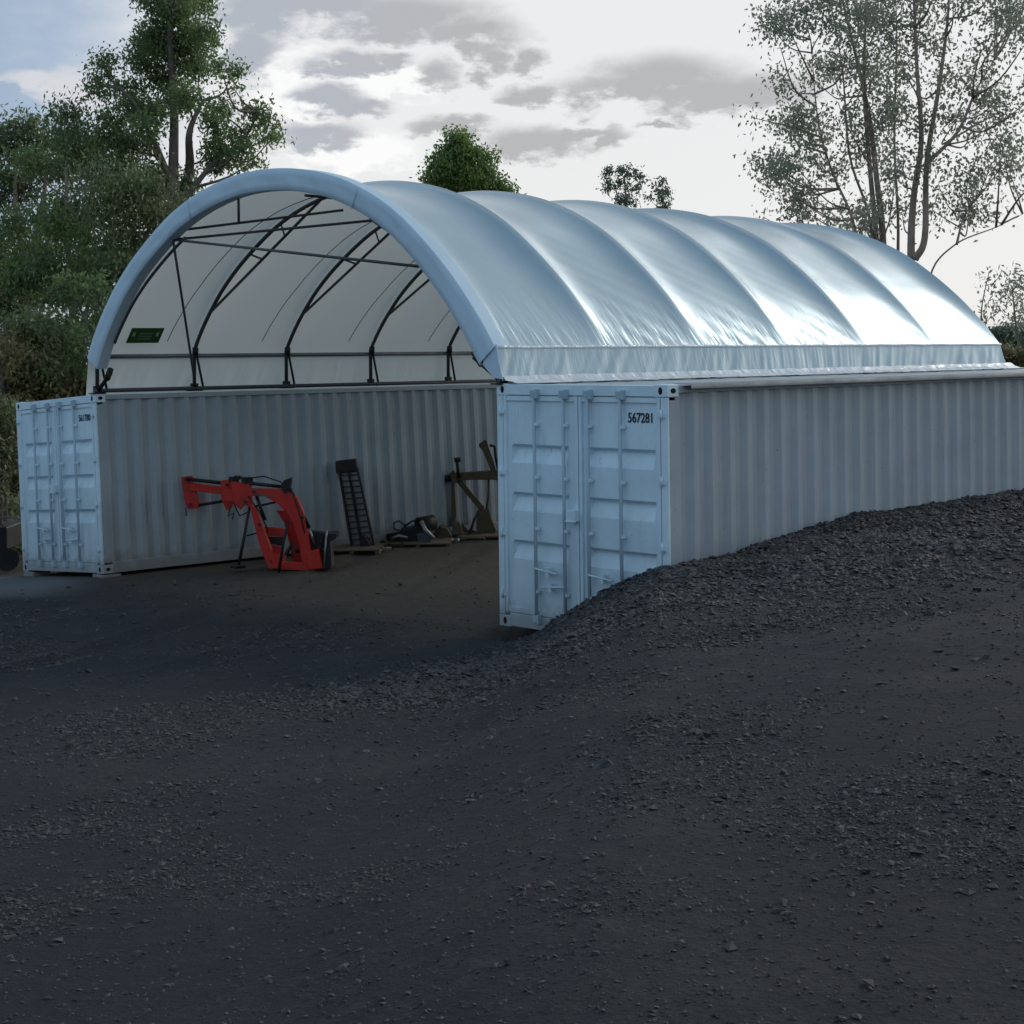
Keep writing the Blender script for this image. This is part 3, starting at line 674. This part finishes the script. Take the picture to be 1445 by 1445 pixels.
# ------------------------------------------------------------------ hydraulic attachment
Hh = Local(585, 762, 'auger_drive', 'dark hydraulic auger attachment lying on a pallet beside the digging boom', 'attachment')
Hh.prism([(565, 738), (588, 733), (600, 736), (603, 757), (562, 757)], .1, .45, 'gearbox', M['black'], .02)
Hh.tube([(590, 733, .2), (612, 729, .35)], [.13, .13], 'motor_drum', M['black'], 14)
Hh.tube([(546, 750, .2), (572, 746, .2)], .06, 'output_shaft', M['black'], 12)
Hh.tube([(552, 753, .0), (563, 748, -.02), (575, 751, .0)], .03, 'shaft_coupling', M['steel'], 8)
Hh.tube([(566, 741, .1), (556, 738, .1), (556, 729, .1), (563, 727, .1), (572, 733, .1)], .018, 'lifting_ring', M['tube'])
Hh.tube([(594, 727, .0), (600, 740, -.03), (612, 752, -.05)], .04, 'grey_strap', M['steel'], 8)
Hh.tube([(570, 735, .3), (582, 727, .28), (600, 727, .2), (608, 740, .05), (600, 752, 0)], .016, 'hydraulic_hose', M['rubber'])
Hh.prism([(588, 745), (606, 742), (610, 757), (590, 759)], -.05, .12, 'valve_cover', M['tube'], .01)

G = Local(630, 757, 'rusty_gearbox', 'small rusty machine part lying between the auger drive and the olive frame', 'machine part')
G.prism([(614, 740), (622, 733), (632, 737), (638, 746), (636, 756), (612, 756)], .05, .4, 'casing', M['rust'], .02)
G.tube([(608, 750, .2), (645, 746, .2)], .045, 'shaft', M['black'], 10)
G.prism([(640, 728), (648, 728), (656, 752), (660, 758), (636, 757)], .30, .45, 'bracket', M['wood'], .01)

# ------------------------------------------------------------------ olive three point frame
O3 = Local(680, 757, 'implement_frame', 'olive brown steel implement frame with hooked top beams and a diagonal strut', 'implement')
O3.prism([(640, 665), (704, 661), (704, 674), (642, 675)], .10, .28, 'main_beam', M['rust'], .008)
O3.prism([(634, 666), (641, 661), (645, 668), (645, 678), (639, 680)], .06, .32, 'beam_end', M['rust'], .008)
O3.tube([(626, 674, .18), (636, 672, .18)], .055, 'hitch_pin', M['black'], 10)
O3.tube([(647, 672, .05), (646, 658, .05), (645, 648, .05)], .03, 'hook_post', M['black'])
O3.tube([(641, 647, .05), (650, 646, .05)], .038, 'hook_post', M['black'])
O3.prism([(682, 620), (686, 618), (690, 630), (697, 650), (703, 675), (696, 675), (689, 652), (680, 632), (676, 628), (676, 624)], .12, .22, 'mast', M['rust'], .006)
O3.tube([(691, 626, .2), (698, 628, .2), (700, 645, .2), (703, 660, .2)], .025, 'mast', M['black'])
O3.prism([(642, 675), (651, 675), (684, 714), (680, 722)], .14, .22, 'diagonal_strut', M['rust'], .006)
O3.prism([(637, 678), (641, 678), (644, 725), (640, 740), (634, 740), (637, 722)], .14, .22, 'rear_leg', M['rust'], .006)
O3.tube([(690, 672, .2), (689, 700, .2), (686, 718, .2)], .018, 'hanging_link', M['rust'])
O3.tube([(676, 718, .1), (668, 734, .05), (664, 748, .0)], .022, 'stay', M['black'])
O3.prism([(674, 722), (690, 714), (694, 730), (700, 745), (696, 755), (678, 757), (672, 742)], .08, .3, 'gear_housing', M['rust'], .012)
O3.tube([(660, 750, .0), (672, 753, .0)], .07, 'foot_hub', M['black'], 12)
O3.prism([(648, 755), (652, 735), (662, 748), (670, 757)], .30, .36, 'side_plate', M['wood'], .004)

W1 = Local(560, 764, 'coiled_hose', 'coil of black hydraulic hose lying before the dark auger attachment', 'hose')
W1.tube([(558+11*math.cos(a), 762-2.0*math.sin(a)-1.2*a/6.28, .05+.18*math.sin(a)) for a in np.linspace(0, 6.28*3, 60)], .012, 'coil', M['rubber'])
W2 = Local(625, 766, 'steel_bar', 'pale steel bar lying on the ground in front of the rusty machine part', 'steel bar')
W2.tube([(604, 764, -.1), (648, 761, .05)], .018, 'bar', M['steel'])
W3 = Local(536, 768, 'timber_offcut', 'pale timber offcut lying between the two pallets behind the loader', 'timber')
W3.prism([(526, 764), (552, 762), (552, 766.5), (526, 768.5)], -.05, .12, 'offcut', M['plank'], .003)
W4 = Local(664, 765, 'linkage_arm', 'rusty lower link arm lying flat in front of the olive steel frame', 'machine part')
W4.tube([(645, 764, .0), (660, 759, .05), (684, 760, .0)], .025, 'arm', M['rust']); W4.tube([(643, 764, -.03), (646, 763.5, .03)], .05, 'ball_end', M['steel'], 12)
W5 = Local(540, 757, 'chain_sprocket', 'dark toothed wheel leaning by the foot of the digging boom', 'sprocket')
m5 = []
for q_ in range(24):
    rr5 = 7.5 if q_ % 2 else 6.2; m5.append((540+rr5*.8*math.cos(q_*PI/12), 749.5-rr5*math.sin(q_*PI/12)))
W5.prism(m5, .3, .34, 'wheel_plate', M['black'], .002)
# ------------------------------------------------------------------ dark trailer at the left edge
tr = Local(4, 806, 'utility_trailer', 'dark low trailer standing behind the tilted container at the left edge', 'trailer', -99)
tr.prism([(-60, 745), (26, 738), (26, 770), (-60, 772)], -.4, .9, 'trailer_tub', M['black'], .02)
tr.prism([(-60, 734), (26, 728), (26, 731), (-60, 737)], -.4, -.34, 'top_rail', M['pipe'], .003)
for uu_ in (-30, 10):
    tr.tube([(uu_, 790, -.55), (uu_, 790, -.38)], .19, 'wheel', M['rubber'], 20)
tr.tube([(-10, 774, -.3), (24, 792, -.5)], .03, 'drawbar', M['tube'])

# ------------------------------------------------------------------ trees
def leaf_mesh(C, R, n, L_, W_, droop=.6, clus=.22, flat=1.):
    """C: clump centres (m,3); R: radii (m,); leaves gathered in twig tufts"""
    Vs = []; tw = []
    for c, r, k in zip(C, R, n):
        nt_ = max(4, int(k/26)); d = rng.normal(size=(nt_, 3)); d /= np.linalg.norm(d, axis=1)[:, None]
        rad = rng.uniform(.25, 1, nt_)**.6; t = c+d*rad[:, None]*r*np.array((1, 1, .8*flat))
        tw.append((c, t))
        idx = rng.integers(0, nt_, k); p = t[idx]+rng.normal(0, clus, (k, 3))*np.array((1, 1, .8)); Vs.append(p)
    Pn = np.concatenate(Vs); k = len(Pn)
    a = rng.normal(size=(k, 3)); a[:, 2] -= droop*1.6; a /= np.linalg.norm(a, axis=1)[:, None]
    b = rng.normal(size=(k, 3)); b -= a*(a*b).sum(1)[:, None]; b /= np.linalg.norm(b, axis=1)[:, None]
    l = L_*rng.uniform(.6, 1.3, k)[:, None]; w = W_*rng.uniform(.7, 1.3, k)[:, None]
    Vv = np.stack([Pn, Pn+a*l*.45+b*w*.5, Pn+a*l, Pn+a*l*.45-b*w*.5], 1).reshape(-1, 3)
    return Vv, np.arange(4*k).reshape(-1, 4), tw
def tree(name, label, cat, s, stems, clumps, dens, leafmat_, bark, L_=.16, W_=.05, group=None, rt=.16, spread=1.0, clus=.2, twigs=True, droop=.6, base=None):
    """stems: lists of picture points for each stem; clumps (u,v,r) ; s distance"""
    pts0 = at(stems[0][0][0], stems[0][0][1], s); bx, by = pts0[:2]; bz = float(hgt(bx, by))
    root = tag(empty(name, (bx, by, bz)), label, cat, group); off = (bx, by, bz)
    tm = MB(); SP = []
    for i, st in enumerate(stems):
        ps = [at(u, v, s)+FWD*(random.uniform(-.4, .4) if j else 0) for j, (u, v) in enumerate(st)]
        if i == 0 or st[0][1] > 480: ps = [np.array((ps[0][0], ps[0][1], bz-.1))]+ps
        r0 = rt if i == 0 else rt*(.75 if i == 1 else (.27 if name == 'gum_tree' and st[0][0] > 1310 else .4))
        # resample with slight wander
        Q = crom3(ps, 6); rr = np.linspace(r0, r0*.22, len(Q)); tm.tube(Q, list(rr), 8); SP += list(Q)
    SP = np.array(SP); C = []; R = []; n = []
    bm_ = MB()
    for (u, v, r) in clumps:
        rm = r*s/F; c = at(u, v, s)+FWD*rng.normal(0, spread); C.append(c); R.append(rm); n.append(max(30, int(dens*(r/25.)**2)))
        # limb from a stem point lower down
        d = SP-c; cost = np.linalg.norm(d, axis=1)+2.0*np.clip(d[:, 2]+rm*.6+.3*np.hypot(d[:, 0], d[:, 1]), 0, 99); q = SP[int(np.argmin(cost))]
        mid = (q+c)/2+np.array((0, 0, -.12*np.linalg.norm(c-q)))+rng.normal(0, .06, 3)*np.linalg.norm(c-q)
        ln = np.linalg.norm(c-q); bm_.tube(crom3([q, mid, c], 4), list(np.linspace(min(.045, .015+.012*ln)*rt/.16, .008, 9)), 6)
    Vv, Ff, tw = leaf_mesh(C, R, n, L_, W_, droop, clus)
    if twigs:
        for c, t in tw:
            for q in t[::2]:
                md = (c+q)/2+rng.normal(0, .05, 3); bm_.tube([c, md, q], [.011, .008, .004], 4, False)
    tm.v_off = None
    t_o = tm.build('trunk', bark, root, off); bm_.build('limbs', bark, t_o, off)
    fastmesh('crown', Vv, Ff, leafmat_, root, off)
    return root
def crom3(P, n):
    P = np.array(P, float); Q = np.vstack([2*P[0]-P[1], P, 2*P[-1]-P[-2]]); out = []
    for i in range(1, len(Q)-2):
        for t in np.linspace(0, 1, n, endpoint=False):
            a, b, c, d = Q[i-1:i+3]; out.append(.5*((2*b)+(-a+c)*t+(2*a-5*b+4*c-d)*t*t+(-a+3*b-3*c+d)*t**3))
    out.append(P[-1]); o = np.array(out)
    if len(o) < 2*n+1: pass
    return o
_b = MB.tube
def _tube(s, pts, r, n=8, closed_ends=True):
    if hasattr(r, '__len__') and len(r) != len(pts): r = list(np.interp(np.linspace(0, 1, len(pts)), np.linspace(0, 1, len(r)), r))
    return _b(s, pts, r, n, closed_ends)
MB.tube = _tube

def fill(poly_fn, u0, u1, v0, v1, n, r0, r1):
    out = []; k = 0
    while len(out) < n and k < 9000:
        k += 1; u, v = random.uniform(u0, u1), random.uniform(v0, v1)
        if poly_fn(u, v) and all((u-a)**2+(v-b)**2 > (.9*(r0))**2 for a, b, _ in out): out.append((u, v, random.uniform(r0, r1)))
    return out
# tall gum at the left
cl = [(250, -22, 32), (222, -5, 28), (275, -8, 26), (245, 12, 32), (218, 38, 30), (268, 45, 34), (192, 50, 26), (292, 52, 20), (200, 78, 26), (245, 72, 34), (150, 92, 17), (140, 112, 13), (165, 115, 22), (152, 140, 14), (215, 105, 22), (277, 95, 22), (318, 88, 14),
      (328, 108, 12), (333, 128, 8), (240, 130, 26), (188, 150, 26), (215, 160, 24), (270, 140, 22), (300, 152, 22), (312, 178, 18), (362, 158, 17), (378, 172, 13), (386, 195, 10), (372, 190, 10), (335, 186, 18), (290, 196, 18), (322, 215, 24), (350, 215, 14), (362, 232, 12),
      (165, 190, 24), (196, 205, 26), (150, 165, 16), (225, 190, 20), (300, 232, 16), (262, 262, 18), (222, 250, 28), (195, 250, 28), (170, 235, 24), (232, 285, 24)]
tree('gum_tree', 'tall gum tree with tufted green crown rising behind the left end of the dome', 'tree', 36, [[(245, 560), (246, 400), (243, 250), (241, 150), (240, 60), (246, -15)], [(246, 330), (262, 240), (272, 190), (282, 140)], [(243, 260), (215, 190), (195, 150), (160, 115)], [(246, 300), (300, 235), (340, 195), (368, 160)]],
     cl, 820, M['leaf_green'], M['bark'], .115, .045, rt=.19, spread=.7, clus=.14)
# left thicket trees
c2 = [(18, 185, 24), (45, 178, 18), (58, 200, 24), (5, 205, 26), (35, 222, 28), (75, 228, 26), (8, 245, 26)]+fill(lambda u, v: True, -20, 70, 255, 470, 14, 22, 30)
tree('gum_tree', 'dark leafy tree at the left edge of the photo above the tilted container', 'tree', 37, [[(30, 560), (32, 400), (28, 300), (25, 200)], [(32, 420), (60, 300), (62, 220)]], c2, 820, M['leaf_dark'], M['bark_pale'], .12, .048, rt=.14, spread=.8, clus=.21)
c3 = [(95, 162, 20), (88, 182, 24), (112, 190, 22), (125, 212, 24), (95, 215, 28), (70, 240, 22), (140, 235, 24)]+fill(lambda u, v: True, 70, 140, 255, 430, 12, 20, 27)
tree('gum_tree', 'round topped dark tree between the left edge tree and the tall gum', 'tree', 35, [[(105, 560), (108, 430), (100, 320), (97, 200)], [(106, 400), (130, 300), (128, 220)]], c3, 820, M['leaf_green'], M['bark_pale'], .12, .048, rt=.13, spread=.8, clus=.2)
c4 = fill(lambda u, v: v > 235+(0 if u < 200 else (u-200)*.9) and u < 300-(v-240)*.7, 140, 260, 225, 470, 20, 18, 26)
tree('gum_tree', 'thin olive foliage tree tucked against the left curve of the dome', 'tree', 33, [[(165, 560), (172, 430), (165, 320), (185, 250)], [(168, 440), (205, 330), (225, 285)], [(166, 460), (140, 370), (130, 300)]], c4, 700, M['leaf_dark'], M['bark_pale'], .12, .042, rt=.10, spread=.8, clus=.23)
def shrub(u, v, s, w, h, mat, label, n=9, dens=420, grp=None, L_=.13, W_=.055):
    cl = [(u+random.uniform(-.5, .5)*w, v-random.uniform(0, 1)*h, random.uniform(.16, .26)*w) for _ in range(n)]
    tree('shrub', label, 'shrub', s, [[(u, v+8), (u+random.uniform(-4, 4), v-h*.5), (u+random.uniform(-8, 8), v-h*.85)]], cl, dens, mat, M['bark'], L_, W_, group=grp, rt=.05, spread=.45, clus=.16)
shrub(118, 545, 30.5, 70, 150, M['leaf_green'], 'dense green shrub beside the left foot of the dome arch', 16, 520)
shrub(62, 560, 30, 75, 120, M['leaf_dark'], 'dark shrub rising behind the tilted container, middle of its roof', 14, 560)
shrub(5, 600, 29, 60, 150, M['leaf_dry'], 'tawny dry shrub behind the outer edge of the tilted container', 14, 560)
shrub(85, 590, 30, 110, 70, M['leaf_dry'], 'low tawny shrub showing just above the tilted container roof', 12, 480)
shrub(0, 690, 28, 55, 120, M['leaf_dry'], 'lowest tawny shrub at the left edge above the dark trailer', 14, 600)
shrub(180, 540, 31, 60, 130, M['leaf_dark'], 'dark shrub directly behind the lower left curve of the dome', 12, 520)
shrub(8, 800, 30.5, 60, 95, M['leaf_dark'], 'low dark scrub at ground level beside the outer corner of the tilted container', 16, 620)
shrub(-30, 720, 27, 50, 180, M['leaf_dark'], 'dark shrub half cut by the left edge of the photo', 14, 600)
shrub(40, 560, 32, 90, 190, M['leaf_green'], 'tall green shrub under the left edge tree, above the tilted container', 20, 560)
shrub(150, 540, 32.5, 80, 190, M['leaf_green'], 'tall mid green shrub between the thin olive tree and the dome', 18, 540)
# far trees over the ridge
cm = [(640, 222, 22), (617, 238, 14), (662, 214, 15), (645, 200, 13), (684, 236, 15), (640, 250, 26), (672, 255, 24), (700, 262, 14), (716, 270, 9), (612, 258, 11), (652, 188, 6), (638, 184, 4), (690, 222, 8), (625, 212, 7), (658, 196, 6)]
tree('bushy_tree', 'dense rounded green tree showing above the middle of the dome roof', 'tree', 62, [[(650, 480), (650, 300), (648, 210)]], cm, 2000, M['leaf_bright'], M['bark'], .17, .08, rt=.2, spread=.7, clus=.20)
cf = [(858, 244, 9), (872, 240, 8), (886, 240, 8), (900, 246, 9), (862, 262, 9), (878, 258, 9), (895, 266, 8), (852, 268, 5), (873, 282, 8), (890, 284, 9), (905, 258, 5), (880, 275, 7)]
tree('slender_tree', 'small sparse tree, taller of the two above the far ridge', 'tree', 95, [[(882, 480), (884, 320), (882, 250)], [(884, 330), (868, 260)]], cf, 1250, M['leaf_far'], M['bark'], .20, .09, group='pair of distant trees over the ridge', rt=.14, spread=.5, clus=.16)
cf = [(934, 256, 7), (928, 268, 7), (940, 270, 8), (932, 283, 8), (943, 286, 6), (920, 262, 4), (916, 276, 5), (935, 294, 8)]
tree('slender_tree', 'small sparse tree, shorter of the two above the far ridge', 'tree', 97, [[(934, 480), (936, 330), (934, 265)]], cf, 1250, M['leaf_far'], M['bark'], .20, .09, group='pair of distant trees over the ridge', rt=.12, spread=.5, clus=.16)
# big airy gums at the right
def inR(u, v): return u > 1082+max(0, v-250)*.35+8*math.sin(v*.05) and v < 330
c5 = fill(lambda u, v: inR(u, v), 1060, 1250, -40, 325, 58, 15, 24)+[(1075, 20, 10), (1078, 95, 8), (1066, 165, 7), (1075, 215, 9), (1090, 300, 8)]
tree('gum_tree', 'airy many stemmed gum tree left of the thick forked trunk', 'tree', 41, [[(1252, 560), (1248, 345), (1236, 260), (1222, 170), (1205, 90), (1180, -20)], [(1240, 480), (1238, 345), (1228, 250), (1221, 150), (1224, 60), (1222, -20)], [(1215, 480), (1205, 330), (1175, 240), (1150, 170), (1140, 60)], [(1262, 480), (1266, 330), (1258, 200), (1264, 60), (1260, -20)], [(1236, 480), (1230, 320), (1200, 220), (1186, 100), (1172, 0)]],
     c5, 320, M['leaf_grey'], M['bark_pale'], .125, .06, rt=.115, spread=1.2, clus=.22)
c6 = fill(lambda u, v: v < 300-(1300-u)*.0 and (v < 240 or u > 1330 or random.random() < .25), 1250, 1460, -40, 335, 56, 15, 24)
tree('gum_tree', 'airy gum tree with thick dark forked trunk above the rear of the dome', 'tree', 39, [[(1290, 560), (1288, 368), (1293, 280), (1296, 200), (1290, 100), (1286, -20)], [(1291, 366), (1303, 335), (1308, 230), (1320, 130), (1334, 40), (1336, -20)], [(1318, 500), (1318, 392), (1350, 345), (1400, 322), (1450, 300)], [(1303, 235), (1345, 190), (1375, 130), (1410, 80)], [(1350, 345), (1362, 310), (1372, 290)]],
     c6, 270, M['leaf_grey'], M['bark_pale'], .125, .06, rt=.125, spread=1.2, clus=.24)
c7 = [(1395, 385, 5), (1386, 398, 4), (1405, 410, 7), (1420, 405, 8), (1388, 430, 7), (1400, 445, 8), (1432, 400, 9), (1440, 420, 10), (1418, 430, 8), (1436, 445, 10), (1408, 458, 7), (1450, 395, 12), (1458, 440, 14)]
tree('slender_tree', 'sparse spindly tree at the right edge beyond the container roof', 'tree', 60, [[(1440, 520), (1432, 450), (1425, 405)], [(1388, 500), (1386, 440), (1392, 385)]], c7, 420, M['leaf_grey'], M['bark'], .2, .08, rt=.07, spread=.7, clus=.26)
shrub(1412, 492, 75, 26, 30, M['leaf_far'], 'rounded green bush just past the rear end of the dome', 10, 2600, L_=.26, W_=.12)
shrub(1436, 486, 85, 30, 22, M['leaf_far'], 'distant bush at the right edge above the dry grass', 10, 2600, L_=.26, W_=.12)
shrub(1468, 490, 80, 40, 34, M['leaf_far'], 'distant bush cut by the right edge of the photo', 10, 2600, L_=.26, W_=.12)
shrub(1425, 508, 48, 34, 8, M['leaf_dry'], 'low tawny grass tussock beyond the container roof at the right edge', 12, 2200, L_=.16, W_=.04)
shrub(1462, 508, 47, 34, 8, M['leaf_dry'], 'tawny grass tussock cut by the right edge of the photo', 12, 2200, L_=.16, W_=.04)

# ------------------------------------------------------------------ sky
w = bpy.data.worlds.new('World'); scn.world = w; w.use_nodes = True; nt = w.node_tree; nt.nodes.clear()
SUN_A, SUN_E = math.radians(43), math.radians(28)
sd = FWD*math.cos(SUN_A)*math.cos(SUN_E)+RGT*math.sin(SUN_A)*math.cos(SUN_E)+UP*math.sin(SUN_E)
sky = nt.nodes.new('ShaderNodeTexSky'); sky.sky_type = 'NISHITA'; sky.sun_disc = False; sky.sun_elevation = SUN_E; sky.sun_rotation = math.atan2(sd[0], sd[1])
tc = nt.nodes.new('ShaderNodeTexCoord'); D = tc.outputs['Generated']
def dot(vec):
    n = nt.nodes.new('ShaderNodeVectorMath'); n.operation = 'DOT_PRODUCT'; nt.links.new(D, n.inputs[0]); n.inputs[1].default_value = tuple(map(float, vec)); return n.outputs['Value']
rr_, ff_, zz_ = dot(RGT), dot(FWD), dot(UP)
az = math_n(nt, 'ARCTAN2', rr_, ff_); el = math_n(nt, 'ARCSINE', zz_)
cb = nt.nodes.new('ShaderNodeCombineXYZ'); nt.links.new(az, cb.inputs[0]); nt.links.new(math_n(nt, 'MULTIPLY', el, 1.9), cb.inputs[1]); AE = cb.outputs[0]
na = noise(nt, AE, 22, 6, .6); nb_ = noise(nt, AE, 55, 5, .6); nc = noise(nt, AE, 3.0, 6, .6)
def warp(x, n_, k): return math_n(nt, 'ADD', x, math_n(nt, 'MULTIPLY', math_n(nt, 'SUBTRACT', n_, .5), k))
az2 = warp(az, na, .055); el2 = warp(warp(el, nb_, .022), na, .022)
def aeof(u, v):
    d = ray(u, v); d = d/np.linalg.norm(d); return math.atan2(d@RGT, d@FWD), math.asin(d[2])
def blob(u, v, ru, rv):
    a, e = aeof(u, v); x = math_n(nt, 'DIVIDE', math_n(nt, 'SUBTRACT', az2, a), ru/F); y = math_n(nt, 'DIVIDE', math_n(nt, 'SUBTRACT', el2, e), rv/F)
    r = math_n(nt, 'SQRT', math_n(nt, 'ADD', math_n(nt, 'MULTIPLY', x, x), math_n(nt, 'MULTIPLY', y, y)))
    return math_n(nt, 'SUBTRACT', 1, r)
def union(L_):
    o = L_[0]
    for x in L_[1:]: o = math_n(nt, 'SMOOTH_MAX', o, x, .35)
    return o
def cloud(L_, lo, hi, k=1.2, amt=1.):
    d = union(L_); d = math_n(nt, 'ADD', d, math_n(nt, 'MULTIPLY', math_n(nt, 'SUBTRACT', na, .5), k)); d = math_n(nt, 'ADD', d, math_n(nt, 'MULTIPLY', math_n(nt, 'SUBTRACT', nb_, .5), k*.8))
    return mapr(nt, d, lo, hi, 0, amt)
cosd = math_n(nt, 'COSINE', math_n(nt, 'SUBTRACT', az, 1.3))
wv = mapr(nt, warp(cosd, na, .10), -.03, .12)
white = (.875, .88, .885); blue = (.37, .48, .63)
blue_n = mixc(nt, mapr(nt, nc, .42, .62), (.32, .50, .72), (.56, .68, .78))
bluec = mixc(nt, mapr(nt, el, .2, .4), blue, blue_n)
bluec = mixc(nt, mapr(nt, el, .02, .12), (.50, .56, .66), bluec)
whitec = mixc(nt, mapr(nt, nc, .40, .66), (.36, .44, .52), (.60, .64, .66))
whitec = mixc(nt, mapr(nt, el, .25, .62), white, whitec)
base = mixc(nt, wv, bluec, whitec)
base = mixc(nt, mapr(nt, warp(el, nc, .3), .68, 1.2), base, (.20, .29, .42))
base = mixc(nt, cloud([blob(95, 118, 75, 26), blob(50, 112, 50, 16), blob(375, 140, 60, 100), blob(130, 135, 40, 22)], -.1, .7, .8, .8), base, (.76, .75, .77))
base = mixc(nt, cloud([blob(395, 108, 70, 30), blob(455, 85, 80, 22), blob(430, 140, 90, 40), blob(560, 120, 90, 30), blob(500, 215, 120, 40)], 0, .5, 1.0), base, (1.02, 1.02, 1.01))
grey = cloud([blob(440, 4, 170, 44), blob(570, 26, 150, 42), blob(660, 48, 100, 28), blob(490, 88, 70, 20), blob(540, 92, 40, 16), blob(620, 105, 48, 26), blob(470, 135, 60, 22), blob(510, 152, 45, 20), blob(450, 192, 80, 24),
              blob(700, 85, 24, 28), blob(748, 84, 32, 22), blob(755, 135, 50, 18), blob(935, 112, 130, 44), blob(1030, 134, 150, 34), blob(870, 128, 110, 26), blob(640, 178, 60, 16), blob(750, 202, 110, 28), blob(830, 190, 70, 14), blob(935, 174, 36, 6),
              blob(352, 70, 55, 50), blob(365, 20, 80, 40)], -.18, .62, 1.15, .92)
base = mixc(nt, grey, base, mixc(nt, mapr(nt, az, -.14, -.02), (.43, .46, .52), (.46, .455, .46)))
# glow of the veiled sun
g = dot(sd); gl = mapr(nt, g, .865, .97)
# the bright bank of cloud lies low; its ragged top edge is about 38 degrees up
edge = mapr(nt, warp(el, nc, .5), .46, .66, 1, .05)
base2 = mixc(nt, math_n(nt, 'MULTIPLY', gl, edge), base, (3.1, 3.0, 2.9))
low = mapr(nt, el, -.02, .02); base2 = mixc(nt, low, (.08, .08, .07), base2)
bg1 = nt.nodes.new('ShaderNodeBackground'); nt.links.new(base2, bg1.inputs[0]); bg1.inputs[1].default_value = 1.0
bg2 = nt.nodes.new('ShaderNodeBackground'); nt.links.new(sky.outputs[0], bg2.inputs[0]); bg2.inputs[1].default_value = .07
mx = nt.nodes.new('ShaderNodeMixShader'); mx.inputs[0].default_value = .08
nt.links.new(bg1.outputs[0], mx.inputs[1]); nt.links.new(bg2.outputs[0], mx.inputs[2])
wo = nt.nodes.new('ShaderNodeOutputWorld'); nt.links.new(mx.outputs[0], wo.inputs[0])
sl = bpy.data.lights.new('sun', 'SUN'); sl.energy = .65; sl.angle = math.radians(14); sl.color = (1, .93, .84)
so = bpy.data.objects.new('sun', sl); COL.objects.link(so); so.rotation_euler = Vector(sd).to_track_quat('Z', 'Y').to_euler(); so.location = (20, 20, 30)
scn.view_settings.view_transform = 'Standard'; scn.view_settings.look = 'None'; scn.view_settings.exposure = 0
